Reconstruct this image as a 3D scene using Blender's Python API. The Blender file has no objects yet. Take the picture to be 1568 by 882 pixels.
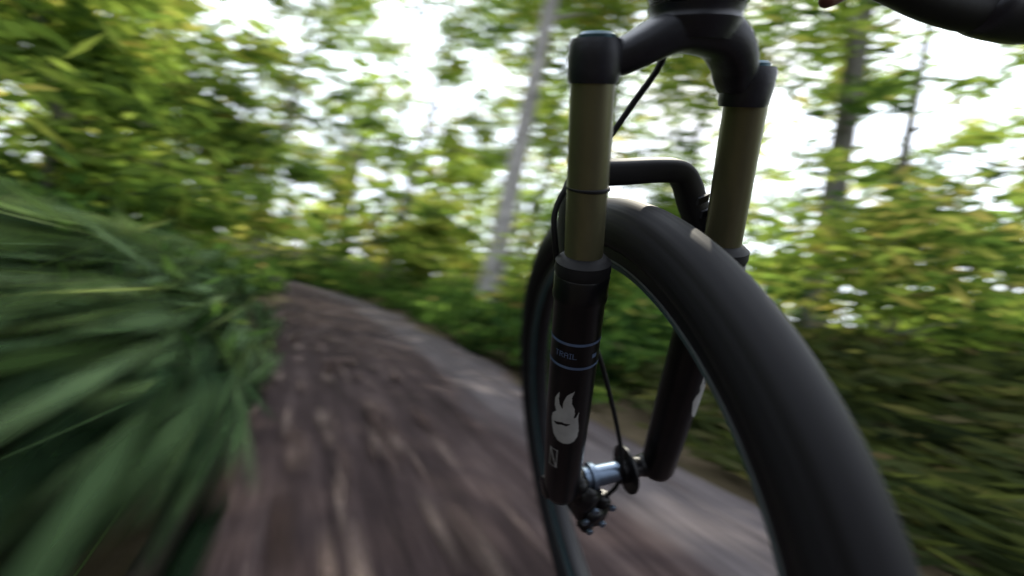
import bpy, bmesh, math, random
import numpy as np
from mathutils import Matrix, Vector, Euler
rng=np.random.default_rng(11); random.seed(7)
scn=bpy.context.scene
COL=scn.collection
# ------------------------------------------------------------------ helpers
def link(ob,parent=None):
    COL.objects.link(ob)
    if parent: ob.parent=parent
    return ob
def newmat(name):
    m=bpy.data.materials.new(name); m.use_nodes=True
    nt=m.node_tree; nt.nodes.clear()
    out=nt.nodes.new('ShaderNodeOutputMaterial')
    return m,nt,out
def N(nt,t,**kw):
    n=nt.nodes.new(t)
    for k,v in kw.items(): setattr(n,k,v)
    return n
def ramp(nt,stops):
    r=N(nt,'ShaderNodeValToRGB'); e=r.color_ramp.elements
    while len(e)>1: e.remove(e[-1])
    e[0].position=stops[0][0]; e[0].color=(*stops[0][1],1)
    for p,c in stops[1:]:
        x=e.new(p); x.color=(*c,1)
    return r
def princ(name,col,rough=.5,metal=0.,noise=None,bump=0.,coat=0.,scale=60,stretch=(1,1,1),spec=.5):
    m,nt,out=newmat(name)
    b=N(nt,'ShaderNodeBsdfPrincipled'); nt.links.new(b.outputs[0],out.inputs[0])
    b.inputs['Roughness'].default_value=rough; b.inputs['Metallic'].default_value=metal
    b.inputs['Specular IOR Level'].default_value=spec
    b.inputs['Coat Weight'].default_value=coat; b.inputs['Coat Roughness'].default_value=.15
    tc=N(nt,'ShaderNodeTexCoord'); mp=N(nt,'ShaderNodeMapping'); mp.inputs['Scale'].default_value=stretch
    nz=N(nt,'ShaderNodeTexNoise'); nz.inputs['Scale'].default_value=scale; nz.inputs['Detail'].default_value=4
    nt.links.new(tc.outputs['Object'],mp.inputs[0]); nt.links.new(mp.outputs[0],nz.inputs['Vector'])
    v=noise or .15
    r=ramp(nt,[(.3,tuple(c*(1-v) for c in col)),(.7,tuple(c*(1+v) for c in col))])
    nt.links.new(nz.outputs[0],r.inputs[0]); nt.links.new(r.outputs[0],b.inputs['Base Color'])
    if bump:
        bp=N(nt,'ShaderNodeBump'); bp.inputs['Strength'].default_value=bump; bp.inputs['Distance'].default_value=.002
        nt.links.new(nz.outputs[0],bp.inputs['Height']); nt.links.new(bp.outputs[0],b.inputs['Normal'])
    return m
def leafmat(name,stops,transl=.5,soft=False,tmul=1.6,alpha=1.0,gl=.0):
    m,nt,out=newmat(name)
    at=N(nt,'ShaderNodeAttribute',attribute_name='rnd')
    r=ramp(nt,stops); nt.links.new(at.outputs['Fac'],r.inputs[0])
    d=N(nt,'ShaderNodeBsdfDiffuse'); t=N(nt,'ShaderNodeBsdfTranslucent')
    nt.links.new(r.outputs[0],d.inputs[0])
    mul=N(nt,'ShaderNodeMix',data_type='RGBA',blend_type='MULTIPLY'); mul.inputs[0].default_value=1
    mul.inputs[7].default_value=(1.45*tmul,1.35*tmul,.85*tmul,1)
    nt.links.new(r.outputs[0],mul.inputs[6]); nt.links.new(mul.outputs[2],t.inputs[0])
    mx=N(nt,'ShaderNodeMixShader'); mx.inputs[0].default_value=transl
    nt.links.new(d.outputs[0],mx.inputs[1]); nt.links.new(t.outputs[0],mx.inputs[2])
    last=mx
    if gl:
        g=N(nt,'ShaderNodeBsdfGlossy'); g.inputs['Roughness'].default_value=.45; g.inputs['Color'].default_value=(.5,.55,.6,1)
        m2=N(nt,'ShaderNodeMixShader'); m2.inputs[0].default_value=gl
        nt.links.new(mx.outputs[0],m2.inputs[1]); nt.links.new(g.outputs[0],m2.inputs[2]); last=m2
    if soft:
        uv=N(nt,'ShaderNodeUVMap'); sp=N(nt,'ShaderNodeSeparateXYZ'); nt.links.new(uv.outputs[0],sp.inputs[0])
        def bell(o,pw):
            a=N(nt,'ShaderNodeMath',operation='MULTIPLY_ADD'); a.inputs[1].default_value=2; a.inputs[2].default_value=-1; nt.links.new(o,a.inputs[0])
            b=N(nt,'ShaderNodeMath',operation='POWER'); ab=N(nt,'ShaderNodeMath',operation='ABSOLUTE'); nt.links.new(a.outputs[0],ab.inputs[0]); nt.links.new(ab.outputs[0],b.inputs[0]); b.inputs[1].default_value=pw
            c=N(nt,'ShaderNodeMath',operation='SUBTRACT'); c.inputs[0].default_value=1; nt.links.new(b.outputs[0],c.inputs[1]); c.use_clamp=True
            return c
        a=bell(sp.outputs[0],1.0); b=bell(sp.outputs[1],1.0)
        mm=N(nt,'ShaderNodeMath',operation='MULTIPLY'); nt.links.new(a.outputs[0],mm.inputs[0]); nt.links.new(b.outputs[0],mm.inputs[1])
        m3=N(nt,'ShaderNodeMath',operation='MULTIPLY'); m3.inputs[1].default_value=alpha; nt.links.new(mm.outputs[0],m3.inputs[0]); m3.use_clamp=True
        tr=N(nt,'ShaderNodeBsdfTransparent'); mt=N(nt,'ShaderNodeMixShader')
        nt.links.new(m3.outputs[0],mt.inputs[0]); nt.links.new(tr.outputs[0],mt.inputs[1]); nt.links.new(last.outputs[0],mt.inputs[2])
        last=mt
    nt.links.new(last.outputs[0],out.inputs[0])
    return m
def quadmesh(name,V,rnd,mats,extraV=None,extraF=None,uv=False):
    n=len(V); me=bpy.data.meshes.new(name)
    verts=V.reshape(-1,3); faces=np.arange(n*4).reshape(n,4)
    r=rnd; mi=np.zeros(n,int)
    if extraV is not None and len(extraV):
        faces=np.vstack([faces,np.asarray(extraF)+len(verts)]); verts=np.vstack([verts,extraV])
        r=np.concatenate([rnd,np.full(len(extraF),.5)]); mi=np.concatenate([mi,np.ones(len(extraF),int)])
    me.vertices.add(len(verts)); me.vertices.foreach_set('co',verts.astype(np.float32).ravel())
    me.loops.add(faces.size); me.loops.foreach_set('vertex_index',faces.astype(np.int32).ravel())
    me.polygons.add(len(faces)); me.polygons.foreach_set('loop_start',(np.arange(len(faces))*4).astype(np.int32))
    me.polygons.foreach_set('loop_total',np.full(len(faces),4,np.int32))
    me.polygons.foreach_set('material_index',mi.astype(np.int32))
    a=me.attributes.new('rnd','FLOAT','FACE'); a.data.foreach_set('value',r.astype(np.float32))
    if uv:
        l=me.uv_layers.new(name='UVMap'); base=np.tile(np.array([[0,0],[1,0],[1,1],[0,1]],np.float32),(len(faces),1)); l.data.foreach_set('uv',base.ravel())
    me.update(calc_edges=True)
    for m in mats: me.materials.append(m)
    return me
def unit(a): return a/(np.linalg.norm(a,axis=-1,keepdims=True)+1e-9)
def leaves(P,L,W,bias=1.0,rect=False,tilt=0.6,sweep=False):
    n=len(P); base=np.tile(np.array([0,1.,0]),(n,1))
    if sweep:   # wind-combed leaves: lie across the clearing
        h=unit(P*np.array([1,1,0])); tg=np.stack([h[:,1],-h[:,0],0*h[:,0]],-1); tg*=np.sign(tg@np.array([.9,.45,0])+1e-6)[:,None]; base=unit(tg)
    d=unit(base*bias+rng.normal(size=(n,3))*tilt)
    b=unit(np.cross(d,rng.normal(size=(n,3))))
    L=np.broadcast_to(L,(n,))[:,None]/2; W=np.broadcast_to(W,(n,))[:,None]/2
    if rect: return np.stack([P-d*L-b*W,P+d*L-b*W,P+d*L+b*W,P-d*L+b*W],1)
    return np.stack([P-d*L,P+b*W-d*L*.1,P+d*L,P-b*W-d*L*.1],1)
# ------------------------------------------------------------------ camera
F_=628.92
B=Matrix.Translation((-.2222,-.4742,.2809))@Euler((1.5076,.0848,-.2436)).to_matrix().to_4x4()
W=Matrix.Rotation(math.radians(-27),4,'Z')@Matrix.Rotation(math.radians(93),4,'X')@Matrix.Rotation(math.radians(12),4,'Z')
K=W@B.inverted()
lo=min((K@Vector((0,.35*math.cos(t/50),.35*math.sin(t/50)))).z for t in range(315))-.001
W=Matrix.Translation((0,0,-lo))@W; K=W@B.inverted()
cam=bpy.data.cameras.new('camera'); co=bpy.data.objects.new('camera',cam); COL.objects.link(co)
co.matrix_world=W; cam.sensor_width=36; cam.lens=36*F_/1568; cam.clip_start=.02; cam.clip_end=2000
cam.dof.use_dof=True; cam.dof.focus_distance=.39; cam.dof.aperture_fstop=2.55; cam.dof.aperture_ratio=.38
scn.camera=co
CP=np.array([0,0,.513])
# ------------------------------------------------------------------ light
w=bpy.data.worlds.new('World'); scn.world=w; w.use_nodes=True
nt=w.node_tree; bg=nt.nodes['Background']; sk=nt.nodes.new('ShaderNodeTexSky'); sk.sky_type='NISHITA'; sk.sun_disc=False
AZ,EL=math.radians(44),math.radians(48)
sd=Vector((math.sin(AZ)*math.cos(EL),math.cos(AZ)*math.cos(EL),math.sin(EL)))
sk.sun_elevation=EL; sk.sun_rotation=AZ; sk.dust_density=3; sk.air_density=1.2; sk.ozone_density=1.5
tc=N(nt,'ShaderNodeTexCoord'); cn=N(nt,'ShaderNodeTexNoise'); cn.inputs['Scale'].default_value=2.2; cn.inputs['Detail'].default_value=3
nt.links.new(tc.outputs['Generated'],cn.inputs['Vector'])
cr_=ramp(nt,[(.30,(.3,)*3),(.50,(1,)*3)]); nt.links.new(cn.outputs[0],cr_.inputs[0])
# bright haze added to lift the sky light, dimmed away from the sun
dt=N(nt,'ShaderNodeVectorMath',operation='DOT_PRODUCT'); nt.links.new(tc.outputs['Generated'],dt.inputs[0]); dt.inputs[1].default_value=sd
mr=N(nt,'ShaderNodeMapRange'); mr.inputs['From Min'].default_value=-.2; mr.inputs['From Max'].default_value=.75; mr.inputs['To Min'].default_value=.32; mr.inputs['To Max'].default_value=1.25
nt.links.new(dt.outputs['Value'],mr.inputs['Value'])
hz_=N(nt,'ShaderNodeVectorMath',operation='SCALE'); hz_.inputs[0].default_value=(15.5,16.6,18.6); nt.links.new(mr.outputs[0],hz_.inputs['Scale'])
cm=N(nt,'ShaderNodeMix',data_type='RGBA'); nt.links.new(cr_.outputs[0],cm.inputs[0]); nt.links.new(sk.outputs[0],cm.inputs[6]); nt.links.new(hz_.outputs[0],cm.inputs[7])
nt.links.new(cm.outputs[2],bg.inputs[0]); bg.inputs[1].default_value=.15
sun=bpy.data.lights.new('sun','SUN'); so=bpy.data.objects.new('sun',sun); COL.objects.link(so)
sun.energy=5; sun.angle=math.radians(.5); sun.color=(1,.93,.78)
so.rotation_euler=(sd).to_track_quat('Z','Y').to_euler(); so.location=(0,0,20)
scn.view_settings.view_transform='Standard'; scn.view_settings.look='None'; scn.view_settings.exposure=0
# ------------------------------------------------------------------ terrain
def cx(y):
    y=np.asarray(y,float); return .72-.05*np.clip(y-7.,0,9)**2-.9*np.clip(y-16.,0,None)
def gz(x,y):
    x=np.asarray(x,float);y=np.asarray(y,float)
    d=x-cx(y)
    r=1.6*(1-np.exp(-np.clip(d-1.0,0,None)*.16)); l=1.0*(1-np.exp(-np.clip(-d-1.0,0,None)*.12))
    n=.05*np.sin(x*1.7+y*.9)+.04*np.sin(x*3.1-y*2.3+1)
    return r+l+n*np.clip((np.abs(d)-1.0)*.8,0,1)
t=np.linspace(-1,1,181); ax=np.sign(t)*(np.abs(t)*12+np.abs(t)**6*400)
gx,gy=np.meshgrid(ax+.7,ax+6,indexing='ij'); gzv=gz(gx,gy)
n=len(t); idx=np.arange(n*n).reshape(n,n)
fc=np.stack([idx[:-1,:-1],idx[1:,:-1],idx[1:,1:],idx[:-1,1:]],-1).reshape(-1,4)
def soil(name,stops,sc,stretch,bump=.6,detail=6,second=None):
    m,nt,out=newmat(name); b=N(nt,'ShaderNodeBsdfPrincipled'); nt.links.new(b.outputs[0],out.inputs[0]); b.inputs['Roughness'].default_value=.95
    b.inputs['Specular IOR Level'].default_value=.1
    tc=N(nt,'ShaderNodeTexCoord'); mp=N(nt,'ShaderNodeMapping'); mp.inputs['Scale'].default_value=stretch; nt.links.new(tc.outputs['Object'],mp.inputs[0])
    nz=N(nt,'ShaderNodeTexNoise'); nz.inputs['Scale'].default_value=sc; nz.inputs['Detail'].default_value=detail; nz.inputs['Roughness'].default_value=.68; nt.links.new(mp.outputs[0],nz.inputs['Vector'])
    r=ramp(nt,stops); nt.links.new(nz.outputs[0],r.inputs[0]); last=r.outputs[0]
    if second: last=second(nt,tc,last,mp)
    nt.links.new(last,b.inputs['Base Color'])
    bp=N(nt,'ShaderNodeBump'); bp.inputs['Strength'].default_value=bump; bp.inputs['Distance'].default_value=.02; nt.links.new(nz.outputs[0],bp.inputs['Height']); nt.links.new(bp.outputs[0],b.inputs['Normal'])
    return m
M_ground=soil('forest_floor',[(.3,(.02,.018,.009)),(.45,(.045,.036,.02)),(.58,(.08,.062,.04)),(.7,(.05,.06,.02))],3,(1,.35,1))
def trail_second(nt,tc,base,mp):
    at=N(nt,'ShaderNodeAttribute',attribute_name='lat')
    nz=N(nt,'ShaderNodeTexNoise'); nz.inputs['Scale'].default_value=2.2; nz.inputs['Detail'].default_value=5; nt.links.new(mp.outputs[0],nz.inputs['Vector'])
    a=N(nt,'ShaderNodeMath',operation='MULTIPLY_ADD'); a.inputs[1].default_value=.6; nt.links.new(nz.outputs[0],a.inputs[0]); nt.links.new(at.outputs['Fac'],a.inputs[2])
    r=ramp(nt,[(.58,(0,0,0)),(.74,(.9,)*3),(.84,(.9,)*3),(.95,(.1,.1,.1))]); nt.links.new(a.outputs[0],r.inputs[0])
    nz2=N(nt,'ShaderNodeTexNoise'); nz2.inputs['Scale'].default_value=9; nz2.inputs['Detail'].default_value=6; nt.links.new(mp.outputs[0],nz2.inputs['Vector'])
    c2=ramp(nt,[(.3,(.042,.036,.038)),(.7,(.12,.105,.108))]); nt.links.new(nz2.outputs[0],c2.inputs[0])
    mx=N(nt,'ShaderNodeMix',data_type='RGBA'); nt.links.new(r.outputs[0],mx.inputs[0]); nt.links.new(base,mx.inputs[6]); nt.links.new(c2.outputs[0],mx.inputs[7])
    return mx.outputs[2]
M_trail=soil('packed_dirt',[(.30,(.015,.0105,.0105)),(.46,(.030,.0205,.0205)),(.58,(.046,.0325,.032)),(.72,(.080,.060,.057))],7,(2.4,.2,1),bump=.35,detail=7,second=trail_second)
me=bpy.data.meshes.new('ground'); me.from_pydata(np.stack([gx,gy,gzv],-1).reshape(-1,3).tolist(),[],fc.tolist()); me.materials.append(M_ground)
me.polygons.foreach_set('use_smooth',[True]*len(me.polygons)); link(bpy.data.objects.new('ground',me))
ys=np.linspace(-6,24,301); lat=np.linspace(-1,1,25); 
V=[];latv=[]
for y in ys:
    for q in lat:
        hw=.88+.08*math.sin(y*1.9+q)+.05*math.sin(y*4.7)
        x=float(cx(y))+q*hw; z=.030+.012*math.sin(x*7)*math.sin(y*1.1)**2*(1-q*q)
        if abs(q)>.97: z=-.03+float(gz(x,y))
        V.append((x,y,z)); latv.append(q*.5+.25 if q<.62 else .56-(q-.62)*.5)
idx=np.arange(len(V)).reshape(len(ys),len(lat)); fc=np.stack([idx[:-1,:-1],idx[:-1,1:],idx[1:,1:],idx[1:,:-1]],-1).reshape(-1,4)
me=bpy.data.meshes.new('dirt_trail'); me.from_pydata(V,[],fc.tolist()); me.materials.append(M_trail)
a=me.attributes.new('lat','FLOAT','POINT'); a.data.foreach_set('value',np.array(latv,np.float32))
me.polygons.foreach_set('use_smooth',[True]*len(me.polygons)); link(bpy.data.objects.new('dirt_trail',me))
# ------------------------------------------------------------------ foliage
G=[(0,(.016,.034,.013)),(.3,(.048,.085,.022)),(.55,(.10,.155,.038)),(.8,(.165,.21,.055)),(1,(.23,.21,.08))]
M_leaf=leafmat('tree_leaves',G,.6,tmul=2.2)
M_leafn=leafmat('undergrowth_leaves',[(0,(.011,.027,.010)),(.4,(.040,.085,.024)),(.7,(.085,.15,.040)),(.9,(.14,.19,.055)),(1,(.17,.12,.07))],.5,tmul=1.9)
M_leafr=leafmat('bank_leaves',[(0,(.012,.018,.009)),(.35,(.032,.045,.016)),(.6,(.058,.074,.027)),(.85,(.09,.088,.042)),(1,(.13,.10,.07))],.4,tmul=1.6)
M_soft=leafmat('fern_fronds',[(0,(.008,.017,.009)),(.3,(.032,.060,.028)),(.6,(.080,.130,.056)),(.85,(.135,.20,.10)),(1,(.22,.27,.11))],.4,soft=True,alpha=1.3,tmul=1.5)
M_litter=leafmat('dry_leaves',[(0,(.035,.024,.021)),(.5,(.075,.053,.047)),(1,(.15,.115,.10))],.1,soft=True,alpha=.85,tmul=.8)
M_bark=princ('bark_brown',(.14,.135,.115),.9,noise=.5,bump=.8,scale=14,stretch=(1,1,.2),spec=.2)
M_birch=princ('bark_pale',(.40,.38,.37),.85,noise=.4,bump=.5,scale=7,stretch=(1,1,.9),spec=.2)
def tube(path,radii,k=7):
    path=np.array(path,float); V=[];Fc=[]
    for i,p in enumerate(path):
        t=unit(path[min(i+1,len(path)-1)]-path[max(i-1,0)]); a=unit(np.cross(t,[.3,1,.1])); b=np.cross(t,a)
        for j in range(k):
            th=2*math.pi*j/k; V.append(p+(a*math.cos(th)+b*math.sin(th))*radii[i])
    for i in range(len(path)-1):
        for j in range(k): Fc.append((i*k+j,i*k+(j+1)%k,(i+1)*k+(j+1)%k,(i+1)*k+j))
    return V,Fc
def tree(name,x,y,h,r,c0,cr,nleaf,bark,lean=(0,0),ls=.14,shade=0.,keepout=1.0,cl=.34,el=1.6):
    WV=[];WF=[]
    def add(p,q,k=7):
        v,f=tube(p,q,k); o=len(WV); WV.extend(v); WF.extend([tuple(i+o for i in ff) for ff in f])
    z0=float(gz(x,y))-.1; m=9; pts=[];rad=[]
    bx,by=rng.normal(size=2)*.12
    for i in range(m):
        t=i/(m-1); pts.append((x+lean[0]*t*h+bx*math.sin(t*5),y+lean[1]*t*h+by*math.sin(t*4),z0+h*t)); rad.append(r*(1.25 if i==0 else 1)*(1-.85*t)+.01)
    add(pts,rad,10)
    pts=np.array(pts); C=[]
    nb=int(8+h*.9)
    for i in range(nb):
        t=c0/h+(1-c0/h)*(i+rng.random())/nb; p=np.array([np.interp(t,np.linspace(0,1,m),pts[:,k]) for k in range(3)])
        a=rng.random()*6.283; ln=cr*(1.1-.6*(t-c0/h)/(1-c0/h+.01))*(.6+.5*rng.random())
        e=p+np.array([math.cos(a)*ln,math.sin(a)*ln,ln*(.25+.3*rng.random())]); md=(p+e)/2+np.array([0,0,.12*ln])
        add([p,md,e],[r*.3*(1-t)+.012,r*.17*(1-t)+.008,.004],5)
        for q in (.5,.75,1.0): C.append(p+(e-p)*q+rng.normal(size=3)*.2)
        for _ in range(1):
            s=p+(e-p)*rng.uniform(.4,.9); e2=s+rng.normal(size=3)*ln*.3; add([s,(s+e2)/2+[0,0,.05],e2],[.01,.007,.003],4); C.append(e2)
    C=np.array(C); k=nleaf//len(C)
    P=np.repeat(C,k,0); rr=np.repeat(rng.uniform(.45,1.1,len(C))*cl,k)[:,None]
    P=P+rng.normal(size=P.shape)*rr*np.array([1,1,.45])
    rnd=np.repeat(rng.normal(.50,.22,len(C)),k)+rng.normal(0,.14,len(P))-shade
    keep=np.linalg.norm(P-CP,axis=1)>keepout; P=P[keep];rnd=rnd[keep]
    dist=np.linalg.norm(P,axis=1)
    V=leaves(P,ls*el*(1+.08*np.minimum(dist,10))*rng.uniform(.6,1.4,len(P)),ls*.6*rng.uniform(.6,1.2,len(P)),1.15,tilt=.5,sweep=True)
    me=quadmesh(name,V,np.clip(rnd,0,1),[M_leaf,bark],np.array(WV),WF)
    return link(bpy.data.objects.new(name,me))
tree('birch_tree',2.64,5.9,13,.17,5.0,2.2,1500,M_birch,(.01,.0))
tree('deciduous_tree',-1.25,13.2,11,.12,2.5,2.4,2600,M_bark)
tree('deciduous_tree',1.95,11.2,10,.09,2.4,2.2,2200,M_bark,(.03,0))
tree('deciduous_tree',5.5,2.75,11,.16,2.6,2.0,2600,M_bark,keepout=2.6,ls=.12)
tree('deciduous_tree',3.9,7.6,9,.06,2.4,2.0,2200,M_bark)
tree('deciduous_tree',4.4,6.3,10,.07,2.4,1.9,1800,M_bark,(.02,0))
tree('deciduous_tree',6.2,5.6,10,.09,2,2.2,2600,M_bark)
tree('deciduous_tree',8.2,3.2,9,.10,1.4,2.3,3400,M_bark,keepout=2.6,ls=.12)
tree('deciduous_tree',-3.4,8.6,9,.12,1.2,2.3,4200,M_bark)
tree('deciduous_tree',-3.4,5.0,7,.11,1.2,2.1,5200,M_bark,keepout=1.8,shade=.06,ls=.12)
tree('deciduous_tree',.4,17,11,.11,2.0,2.6,2400,M_bark)
tree('deciduous_tree',5.2,12,11,.10,2.4,2.6,2600,M_bark)
tree('hazel_shrub',-1.75,3.9,2.3,.03,.35,.9,4200,M_bark,ls=.08,keepout=1.6,cl=.24,shade=.04)
tree('hazel_shrub',-1.6,6.4,2.6,.035,.4,1.1,4000,M_bark,ls=.09,cl=.26)
tree('hazel_shrub',-2.5,2.4,2.6,.03,.3,1.0,4200,M_bark,ls=.08,shade=.1,keepout=1.6,cl=.26)
tree('hazel_shrub',2.9,10.5,2.2,.03,.4,1.1,3000,M_bark,ls=.10)
tree('hazel_shrub',4.8,5.0,2.0,.03,.4,1.1,2800,M_bark,ls=.09)
tree('hazel_shrub',4.6,1.9,1.7,.03,.3,.9,3000,M_bark,ls=.08,keepout=2.4,shade=.05)
tree('hazel_shrub',3.1,4.4,1.4,.03,.2,.8,3000,M_bark,ls=.08,keepout=2.2,shade=.03)
def undergrowth(name,xr,yr,hf,nclump,per,ls,mat,shade=0,ko=1.5,wn=.5,tilt=.4,ym=1.3,lk=1.0):
    u=rng.random(nclump); y=yr[0]+(yr[1]-yr[0])*u**ym; d=rng.uniform(*xr,nclump); x=cx(y)+d
    C=np.stack([x,y,gz(x,y)],-1); hh=hf(np.abs(d),y)
    P=np.repeat(C,per,0); H=np.repeat(hh*rng.uniform(.4,1.2,nclump),per)
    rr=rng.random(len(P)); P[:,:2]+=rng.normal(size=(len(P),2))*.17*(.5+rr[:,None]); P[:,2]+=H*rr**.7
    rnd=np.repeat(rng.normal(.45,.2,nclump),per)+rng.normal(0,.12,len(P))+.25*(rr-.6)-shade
    ok=(np.linalg.norm(P-CP,axis=1)>ko)&(np.abs(P[:,0]-cx(P[:,1]))>.84); P=P[ok];rnd=rnd[ok]
    dist=np.linalg.norm(P,axis=1)
    sc=np.clip(dist/4,.45,1)
    V=leaves(P,ls*(1.4+lk*np.clip(2-dist/2.2,0,2))*rng.uniform(.6,1.5,len(P)),ls*wn*sc*rng.uniform(.6,1.3,len(P)),1.4,tilt=tilt)
    return link(bpy.data.objects.new(name,quadmesh(name,V,np.clip(rnd,0,1),[mat])))
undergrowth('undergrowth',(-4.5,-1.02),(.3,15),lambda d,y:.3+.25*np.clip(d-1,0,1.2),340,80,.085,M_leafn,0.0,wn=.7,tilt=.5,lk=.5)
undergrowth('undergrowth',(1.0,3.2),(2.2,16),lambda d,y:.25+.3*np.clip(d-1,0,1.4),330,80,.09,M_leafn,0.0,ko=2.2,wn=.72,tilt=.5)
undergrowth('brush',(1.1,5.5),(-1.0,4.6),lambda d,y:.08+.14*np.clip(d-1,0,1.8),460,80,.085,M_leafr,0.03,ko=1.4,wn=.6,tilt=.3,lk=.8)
def fronds(name,n,xr,yr,zf,L,Wd,mat,shade=0.,ko=.6,tilt=.10):
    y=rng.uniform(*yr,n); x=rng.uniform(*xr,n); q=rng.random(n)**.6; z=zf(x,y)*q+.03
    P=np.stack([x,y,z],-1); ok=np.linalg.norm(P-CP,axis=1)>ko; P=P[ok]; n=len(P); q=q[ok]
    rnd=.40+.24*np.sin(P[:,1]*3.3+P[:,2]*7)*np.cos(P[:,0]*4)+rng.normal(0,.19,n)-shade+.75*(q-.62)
    V=leaves(P,rng.uniform(*L,n),rng.uniform(*Wd,n),1.0,rect=True,tilt=tilt)
    return link(bpy.data.objects.new(name,quadmesh(name,V,np.clip(rnd,0,1),[mat],uv=True)))
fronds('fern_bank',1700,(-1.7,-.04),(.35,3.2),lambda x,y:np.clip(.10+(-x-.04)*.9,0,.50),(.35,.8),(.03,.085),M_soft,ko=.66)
nl=480; yy=rng.uniform(.3,11,nl); side=rng.random(nl); xx=cx(yy)+np.where(side<.75,-.5+rng.normal(0,.2,nl),rng.uniform(-.8,1.1,nl))
P=np.stack([xx,yy,np.full(nl,.05)+rng.uniform(0,.01,nl)],-1); Lh=rng.uniform(.16,.42,nl)/2; Wh=rng.uniform(.02,.07,nl)/2
V=np.stack([P+np.stack([-Wh,-Lh,0*Lh],-1),P+np.stack([-Wh,Lh,0*Lh],-1),P+np.stack([Wh,Lh,0*Lh],-1),P+np.stack([Wh,-Lh,0*Lh],-1)],1)
link(bpy.data.objects.new('leaf_litter',quadmesh('leaf_litter',V,rng.random(nl),[M_litter],uv=True)))
nc=520; az=np.radians(rng.uniform(-75,125,nc)); d=rng.uniform(15,42,nc); hz=rng.beta(1.0,3.4,nc)*15
C=np.stack([np.sin(az)*d,np.cos(az)*d,hz+1],-1)
per=50; P=np.repeat(C,per,0)+rng.normal(size=(nc*per,3))*np.repeat(rng.uniform(.5,1.2,nc),per)[:,None]*np.array([1,1,.6])
rnd=np.repeat(rng.normal(.6,.2,nc),per)+rng.normal(0,.12,len(P))
V=leaves(P,rng.uniform(.5,1.0,len(P)),rng.uniform(.2,.38,len(P)),1.,tilt=.5,sweep=True)
WV=[];WF=[]
for i in range(90):
    a=math.radians(rng.uniform(-75,125)); dd=rng.uniform(14,38); x=math.sin(a)*dd;y=math.cos(a)*dd; r=rng.uniform(.06,.17)
    v,f=tube([(x,y,0),(x+rng.normal()*.2,y,6),(x+rng.normal()*.6,y,14)],[r,r*.7,r*.25],6); o=len(WV); WV.extend(v); WF.extend([tuple(k+o for k in ff) for ff in f])
link(bpy.data.objects.new('background_trees',quadmesh('background_trees',V,np.clip(rnd,0,1),[M_leaf,M_bark],np.array(WV),WF)))
# ------------------------------------------------------------------ bike
bike=bpy.data.objects.new('mountain_bike',None); COL.objects.link(bike); bike.matrix_world=K; bike.empty_display_size=.2
A=math.radians(23); Uv=np.array([0,-math.sin(A),math.cos(A)]);Fv=np.array([0,math.cos(A),math.sin(A)]);Sv=np.array([1.,0,0])
def fk(s,f,u): return s*Sv+f*Fv+u*Uv
def tyremat():
    m,nt,out=newmat('tyre_rubber'); b=N(nt,'ShaderNodeBsdfPrincipled'); nt.links.new(b.outputs[0],out.inputs[0])
    b.inputs['Specular IOR Level'].default_value=.25
    uv=N(nt,'ShaderNodeUVMap'); mp=N(nt,'ShaderNodeMapping'); mp.inputs['Scale'].default_value=(1.2,26,1); nt.links.new(uv.outputs[0],mp.inputs[0])
    nz=N(nt,'ShaderNodeTexNoise'); nz.inputs['Scale'].default_value=1.6; nz.inputs['Detail'].default_value=4; nt.links.new(mp.outputs[0],nz.inputs['Vector'])
    r=ramp(nt,[(.3,(.0025,.0025,.003)),(.7,(.011,.011,.014))]); nt.links.new(nz.outputs[0],r.inputs[0]); nt.links.new(r.outputs[0],b.inputs['Base Color'])
    r2=ramp(nt,[(.3,(.5,.5,.5)),(.7,(.8,.8,.8))]); nt.links.new(nz.outputs[0],r2.inputs[0]); nt.links.new(r2.outputs[0],b.inputs['Roughness'])
    return m
M_tyre=tyremat()
M_black=princ('gloss_black_paint',(.003,.003,.004),.32,noise=.3,coat=.0,spec=.32)
M_crown=princ('satin_black_metal',(.011,.012,.018),.40,metal=.1,noise=.2,bump=.1,scale=300,spec=.4)
M_stan=princ('olive_anodised_metal',(.115,.11,.060),.36,metal=.6,noise=.08,scale=120,stretch=(1,1,.1))
M_rub=princ('black_rubber',(.006,.006,.007),.6,bump=.2,spec=.25)
M_alu=princ('hub_aluminium',(.13,.17,.23),.38,metal=.9)
M_rim=princ('rim_black',(.007,.007,.009),.45,metal=.1,spec=.3)
M_line=princ('rim_edge_grey',(.12,.13,.14),.45,metal=.2)
M_teal=princ('rim_sticker_teal',(.02,.06,.07),.45)
M_dec=princ('decal_grey',(.26,.26,.255),.55,spec=.3)
M_blue=princ('decal_blue_grey',(.06,.09,.16),.45)
M_cap=princ('cap_teal_metal',(.03,.07,.09),.35,metal=.6)
M_red=princ('red_rubber',(.12,.03,.022),.5)
def obj(name,V,Fc,mat,smooth=True,parent=bike):
    me=bpy.data.meshes.new(name); me.from_pydata([tuple(map(float,v)) for v in V],[],[tuple(f) for f in Fc]); me.materials.append(mat)
    bm=bmesh.new(); bm.from_mesh(me); bmesh.ops.recalc_face_normals(bm,faces=bm.faces); bm.to_mesh(me); bm.free()
    if smooth:
        me.polygons.foreach_set('use_smooth',[True]*len(me.polygons))
        try: me.set_sharp_from_angle(angle=math.radians(38))
        except Exception: pass
    return link(bpy.data.objects.new(name,me),parent)
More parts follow.
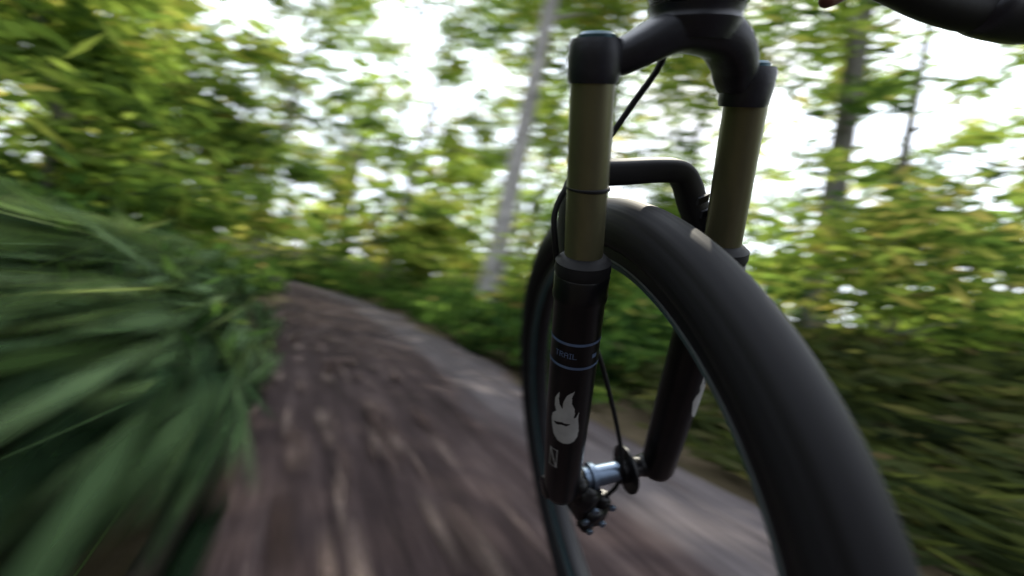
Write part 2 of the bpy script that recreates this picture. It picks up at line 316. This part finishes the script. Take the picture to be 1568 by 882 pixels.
def lathe_wheel(name,prof,mat,k=256,uv=False):
    m=len(prof);V=[];Fc=[]
    for i in range(k):
        t=2*math.pi*i/k
        for r,s in prof: V.append((s,r*math.cos(t),r*math.sin(t)))
    for i in range(k):
        for j in range(m): Fc.append((i*m+j,((i+1)%k)*m+j,((i+1)%k)*m+(j+1)%m,i*m+(j+1)%m))
    ob=obj(name,V,Fc,mat)
    if uv:
        me=ob.data; l=me.uv_layers.new(name='UVMap')
        for p in me.polygons:
            for li in p.loop_indices:
                vi=me.loops[li].vertex_index; l.data[li].uv=((vi//m)/k,(vi%m)/m)
    return ob
prof=[]
for a in np.linspace(0,2*math.pi,49)[:-1]:
    rr=.0275+(.0012 if abs(math.sin(a))<.75 and math.cos(a)>0 else 0)-(.003*max(0,-math.cos(a)-.6))
    prof.append((.3185+rr*math.cos(a),rr*1.0*math.sin(a)))
lathe_wheel('tyre',prof,M_tyre,uv=True)
lathe_wheel('rim',[(.298,.0145),(.296,.0165),(.284,.0160),(.275,.0120),(.271,.006),(.271,-.006),(.275,-.0120),(.284,-.0160),(.296,-.0165),(.298,-.0145)],M_rim)
for s,n_ in ((-1,'rim_edge_line'),(1,'rim_edge_line_2')):
    lathe_wheel(n_,[(.2855,s*.0163),(.2835,s*.0164),(.2835,s*.0170),(.2855,s*.0169)],M_line)
lathe_wheel('rim_sticker',[(.2815,-.0152),(.2765,-.0132),(.2762,-.0137),(.2813,-.0158)],M_teal)
def legtube(name,pts,radii,mat,k=40,cap=True):
    V=[];Fc=[];P=[fk(*p) for p in pts]
    for i,p in enumerate(P):
        for j in range(k):
            a=2*math.pi*j/k; V.append(p+Sv*math.cos(a)*radii[i]+Fv*math.sin(a)*radii[i])
    for i in range(len(P)-1):
        for j in range(k): Fc.append((i*k+j,i*k+(j+1)%k,(i+1)*k+(j+1)%k,(i+1)*k+j))
    if cap: Fc.append(tuple(range(k))); Fc.append(tuple((len(P)-1)*k+j for j in range(k)))
    return obj(name,V,Fc,mat)
f0=-.005
def sL(u): return -.0675-.0065*max(0,(u-.33)/.12)
def sR(u): return .068+.0145*(u/.3) if u<.3 else .0825-.0145*(u-.3)/.15
def leg(fn,nm):
    q=lambda u:(fn(u),f0,u)
    legtube(nm+'_stanchion',[q(.27),q(.3),q(.46)],[.0174]*3,M_stan)
    legtube(nm+'_wiper_seal',[q(.290),q(.296),q(.299),q(.303),q(.306),q(.309)],[.0250,.0262,.0256,.0256,.0222,.0183],M_rub)
    legtube(nm+'_lower',[q(-.012),q(-.008),q(.0),q(.05),q(.12),q(.20),q(.262),q(.266),q(.270),q(.274),q(.289),q(.291)],
        [.014,.019,.0215,.0225,.0238,.0244,.0246,.0258,.0264,.0258,.0260,.0245],M_black)
    if nm=='left': legtube(nm+'_oring',[q(.3675),q(.3685),q(.370),q(.371)],[.0176,.0186,.0186,.0176],M_rub)
leg(sL,'left'); leg(sR,'right')
for fn,nm,ds in ((sL,'left',0.),(sR,'right',-.003)):
    b=(.452,.477) if nm=='left' else (.437,.463)
    q=lambda u:(fn(b[0])+ds,f0,u)
    legtube(nm+'_crown_boss',[q(b[0]-.004),q(b[0]),q(b[0]+.004),q((b[0]+b[1])/2),q(b[1]-.004),q(b[1])],[.0186,.0198,.0202,.0206,.0202,.0186],M_crown)
    legtube(nm+'_top_cap',[q(b[1]-.002),q(b[1]+.0025),q(b[1]+.0045)],[.0150,.0145,.012],M_cap,k=12)
def sweep(name,path,hw,hh,mat,k=20,parent=bike,pw=.7):
    P=[fk(*p) for p in path]; V=[];Fc=[]
    for i,p in enumerate(P):
        t=unit(P[min(i+1,len(P)-1)]-P[max(i-1,0)]); a=unit(Fv-t*np.dot(Fv,t)); b=np.cross(t,a)
        for j in range(k):
            th=2*math.pi*j/k; c,s=math.cos(th),math.sin(th)
            V.append(p+a*np.sign(c)*abs(c)**pw*hw[i]+b*np.sign(s)*abs(s)**pw*hh[i])
    for i in range(len(P)-1):
        for j in range(k): Fc.append((i*k+j,i*k+(j+1)%k,(i+1)*k+(j+1)%k,(i+1)*k+j))
    Fc.append(tuple(range(k))); Fc.append(tuple((len(P)-1)*k+j for j in range(k)))
    return obj(name,V,Fc,mat)
def smoothpath(pts,n=28):
    pts=np.array(pts,float); out=[]
    ext=np.vstack([2*pts[0]-pts[1],pts,2*pts[-1]-pts[-2]])
    for x in np.linspace(0,len(pts)-1,n):
        i=min(int(x),len(pts)-2); u=x-i; p0,p1,p2,p3=ext[i],ext[i+1],ext[i+2],ext[i+3]
        out.append(.5*((2*p1)+(-p0+p2)*u+(2*p0-5*p1+4*p2-p3)*u*u+(-p0+3*p1-3*p2+p3)*u**3))
    return np.array(out)
cp=smoothpath([(-.073,f0,.464),(-.057,f0,.465),(-.042,f0-.004,.472),(-.020,f0-.008,.483),(.003,f0-.008,.486),(.027,f0-.008,.480),(.044,f0-.004,.466),(.053,f0,.453),(.064,f0,.446)],36)
tt=np.linspace(0,1,36); sweep('crown_bridge',cp[:,:3],.014+.008*np.sin(tt*math.pi),.0115+.005*np.sin(tt*math.pi)-.002*np.abs(np.sin(tt*2*math.pi)),M_crown)
q=lambda u:(-.001,-.012,u)
legtube('steerer_race',[q(.478),q(.486),q(.491),q(.493),q(.495),q(.499)],[.028,.0325,.034,.0325,.0325,.034],M_crown)
legtube('head_tube',[q(.501),q(.506),q(.56),q(.62),q(.64)],[.0335,.035,.030,.029,.033],M_crown)
ap=smoothpath([(-.067,.012,.292),(-.066,.028,.325),(-.060,.038,.357),(-.045,.040,.371),(-.010,.040,.373),(.030,.040,.3735),(.050,.040,.370),(.061,.038,.357),(.069,.034,.338),(.079,.022,.312),(.083,.012,.292)],48)
sweep('fork_arch',ap,np.full(48,.0135),np.concatenate([np.linspace(.013,.0115,24),np.linspace(.0115,.013,24)]),M_rub,pw=.5)
for i,(s,u) in enumerate([(.0655,.348),(.0705,.335),(.0760,.322)]):
    V=[];
    for ds in (-.0055,.0055):
        for df in (-.0155,-.0120):
            for du in (-.0035,.0035): V.append(fk(s+ds,.030+df-.003*i,u+du+ds*.4))
    obj('arch_rib_%d'%i,V,[(0,1,3,2),(4,5,7,6),(0,1,5,4),(2,3,7,6),(0,2,6,4),(1,3,7,5)],M_crown,False)
def xcyl(name,x,radii,mat,f=0,u=0,k=32):
    V=[];Fc=[]
    for xi,r in zip(x,radii):
        for j in range(k):
            a=2*math.pi*j/k; V.append(fk(xi,f+math.cos(a)*r,u+math.sin(a)*r))
    for i in range(len(x)-1):
        for j in range(k): Fc.append((i*k+j,i*k+(j+1)%k,(i+1)*k+(j+1)%k,(i+1)*k+j))
    Fc.append(tuple(range(k))); Fc.append(tuple((len(x)-1)*k+j for j in range(k)))
    return obj(name,V,Fc,mat)
xcyl('hub',[-.036,-.035,-.028,-.027,-.021,-.020,.012,.014],[.012,.0135,.0135,.0175,.0175,.0135,.0125,.010],M_alu)
xcyl('hub_end_cap',[-.052,-.050,-.037,-.036],[.010,.012,.012,.010],M_rub)
xcyl('hub_shell_dark',[.014,.016,.022,.023,.026,.027,.036,.05],[.013,.0165,.0165,.0305,.0305,.017,.0135,.0115],M_black)
xcyl('thru_axle',[-.078,-.077,.088,.089],[.006,.0075,.0075,.006],M_rub)
xcyl('left_dropout',[-.090,-.088,-.058,-.052,-.051],[.010,.0135,.0150,.0145,.012],M_black)
xcyl('right_dropout',[.041,.045,.060,.084,.088],[.011,.0135,.0165,.0145,.011],M_black)
def blob(name,parts,mat):
    bm=bmesh.new()
    Mx=Matrix(((Sv[0],Fv[0],Uv[0]),(Sv[1],Fv[1],Uv[1]),(Sv[2],Fv[2],Uv[2])))
    for c,h,r in parts:
        vs=bmesh.ops.create_cube(bm,size=2)['verts']
        for v in vs:
            p=Euler(r).to_matrix()@Vector((v.co.x*h[0],v.co.y*h[1],v.co.z*h[2])); v.co=Mx@(p+Vector(c))
    bmesh.ops.bevel(bm,geom=bm.edges[:],offset=.003,segments=3,affect='EDGES')
    me=bpy.data.meshes.new(name); bm.to_mesh(me); bm.free(); me.materials.append(mat)
    me.polygons.foreach_set('use_smooth',[True]*len(me.polygons)); return link(bpy.data.objects.new(name,me),bike)
blob('brake_caliper',[((-.036,-.006,-.026),(.013,.017,.026),(.2,.1,.3)),((-.022,-.010,-.055),(.016,.013,.014),(0,.4,.2)),((-.044,-.004,-.004),(.009,.014,.018),(0,0,0)),((-.006,-.006,-.046),(.009,.010,.018),(.3,-.3,0)),((-.030,-.012,-.072),(.010,.009,.008),(.1,.2,.4))],M_black)
for i,(s,f,u) in enumerate([(-.030,-.029,-.024),(-.016,-.027,-.056),(-.040,-.026,-.045),(.0,-.02,-.040),(-.030,-.023,-.072)]):
    V=[];Fc=[];k=12;c=fk(s,f,u)
    for j,(dz,r) in enumerate([(0,.0046),(.003,.0046),(.004,.0035)]):
        for t in range(k):
            a=2*math.pi*t/k; V.append(c-Fv*dz+Sv*math.cos(a)*r+Uv*math.sin(a)*r)
    for j in range(2):
        for t in range(k): Fc.append((j*k+t,j*k+(t+1)%k,(j+1)*k+(t+1)%k,(j+1)*k+t))
    Fc.append(tuple(2*k+t for t in range(k))); obj('caliper_bolt_%d'%i,V,Fc,M_alu)
def hose(name,pts,r,mat=None):
    p=smoothpath(pts,60); V,Fc=tube([fk(*x) for x in p],[r]*60,10); return obj(name,V,Fc,mat or M_rub)
hose('brake_hose',[(.0,-.0,.62),(-.004,.012,.50),(-.004,.016,.467),(-.022,.020,.436),(-.045,.022,.402),(-.070,.026,.372),(-.088,.02,.345),(-.089,.014,.315),(-.078,.018,.27),(-.050,.022,.225),(-.030,.010,.18),(-.012,.0,.12),(.002,-.004,.07),(.010,-.008,.03),(.010,-.01,-.01),(-.004,-.008,-.035)],.0027)
def pip(x,y,poly):
    c=False;n=len(poly);j=n-1
    for i in range(n):
        xi,yi=poly[i];xj,yj=poly[j]
        if (yi>y)!=(yj>y) and x<(xj-xi)*(y-yi)/(yj-yi)+xi: c=not c
        j=i
    return c
def legr(u): return float(np.interp(u,[0,.05,.12,.20,.262],[.0215,.0225,.0238,.0244,.0246]))+.0004
def decal(name,fn,inside,ar,ur,mat,cell=.0006,cdir=(-.428,-.904)):
    V=[];Fc=[];cs,cf=cdir; rs,rf=-cf,cs
    na=int((ar[1]-ar[0])/cell);nu=int((ur[1]-ur[0])/cell)
    def P(a,u):
        r=legr(u);ph=a/.0245
        return fk(fn(u)+r*(math.cos(ph)*cs+math.sin(ph)*rs),f0+r*(math.cos(ph)*cf+math.sin(ph)*rf),u)
    for i in range(na):
        for j in range(nu):
            a=ar[0]+i*cell;u=ur[0]+j*cell
            if inside(a+cell/2,u+cell/2):
                o=len(V);V+= [P(a,u),P(a+cell,u),P(a+cell,u+cell),P(a,u+cell)];Fc.append((o,o+1,o+2,o+3))
    return obj(name,V,Fc,mat)
flame=[(-.018,.118),(-.020,.128),(-.0185,.136),(-.0135,.142),(-.0165,.150),(-.016,.160),(-.011,.170),(-.0115,.160),(-.010,.153),(-.006,.148),(-.0055,.158),(-.002,.168),(.006,.1745),(.0035,.166),(.004,.157),(.0075,.150),(.0085,.143),(.0075,.136),(.0105,.138),(.0135,.145),(.013,.135),(.0145,.127),(.0155,.118),(.0150,.109),(.0115,.102),(.0060,.0985),(-.001,.0975),(-.009,.100),(-.015,.107)]
flame=[(a*.92-.001,.1+(u-.1)*.95) for a,u in flame]
slit=[(-.0165,.124),(-.012,.1215),(-.006,.124),(-.001,.123),(.004,.127),(-.001,.1265),(-.006,.1275),(-.011,.126)]
decal('flame_decal',sL,lambda a,u:pip(a,u,flame) and not pip(a,u,slit),(-.022,.018),(.092,.176),M_dec)
decal('band_decal',sL,lambda a,u:(abs(u-.2255)<.0018) or (abs(u-.1985)<.0016),(-.036,.036),(.194,.230),M_blue,.001)
GL={'T':["11111","00100","00100","00100","00100","00100","00100"],'R':["11110","10001","10001","11110","10100","10010","10001"],'A':["01110","10001","10001","11111","10001","10001","10001"],'I':["111","010","010","010","010","010","111"],'L':["10000","10000","10000","10000","10000","10000","11111"]}
def word(txt,a0,u1,px):
    cells=set();x=0
    for ch in txt:
        g=GL[ch]
        for r,row in enumerate(g):
            for c,v in enumerate(row):
                if v=='1': cells.add((x+c,r))
        x+=len(g[0])+1
    return lambda a,u:(int(math.floor((a-a0)/px)),int(math.floor((u1-u)/px))) in cells
decal('label_text_decal',sL,word('TRAIL',-.020,.2155,.00085),(-.024,.016),(.206,.217),M_blue,.00042)
decal('label_badge_decal',sL,lambda a,u:abs(a-.022)<.003 and abs(u-.211)<.0022,(.016,.028),(.205,.217),M_blue,.0006)
zig=lambda a,u:(abs(a+.018)<.0007 or abs(a+.0085)<.0007 or abs(u-.084)<.0007 or abs(u-.058)<.0007 or abs((a+.018)-(.084-u)*.36)<.0008) and -.0188<a<-.0077 and .057<u<.0850
decal('letter_outline_decal',sL,zig,(-.02,-.006),(.056,.087),M_dec,.0005)
decal('flame_decal_2',sR,lambda a,u:pip(a-.030,u,flame),(.004,.050),(.092,.176),M_dec,.0008)
def btube(name,pts,r,mat,k=16,n=30):
    p=smoothpath(pts,n); rr=np.interp(np.linspace(0,1,n),np.linspace(0,1,len(r)),r); V,Fc=tube([fk(*x) for x in p],rr,k); Fc=list(Fc)+[tuple(range(k)),tuple((n-1)*k+j for j in range(k))]
    return obj(name,V,Fc,mat)
btube('handlebar',[(-.38,-.05,.66),(-.2,-.03,.66),(-.06,0,.65),(.06,0,.65),(.2,-.03,.66),(.38,-.05,.66)],[.011,.011,.0155,.0155,.011,.011],M_crown,n=40)
btube('stem',[(.006,-.012,.60),(.004,-.01,.63),(0,0,.65)],[.02,.02,.024],M_crown)
btube('down_tube',[(.0,-.05,.60),(.0,-.22,.585),(0,-.62,.30)],[.022,.022,.022],M_crown)
btube('top_tube',[(.0,-.03,.63),(.0,-.3,.67),(0,-.6,.66)],[.018,.016,.016],M_crown)
btube('lever_body',[(.48,.03,.530),(.43,.035,.527),(.375,.04,.528),(.362,.04,.535)],[.032,.032,.026,.012],M_crown,k=20)
btube('lever_blade',[(.42,.04,.526),(.36,.042,.5245),(.30,.042,.530),(.25,.04,.537),(.205,.04,.541)],[.021,.020,.018,.016,.012],M_rub,k=16)
btube('lever_tip',[(.200,.04,.534),(.185,.04,.526),(.172,.04,.522),(.166,.04,.525)],[.006,.0065,.007,.003],M_red,k=14)
btube('lever_clamp',[(.40,.03,.54),(.38,-.01,.60),(.34,-.045,.66)],[.014,.012,.013],M_crown,k=14)
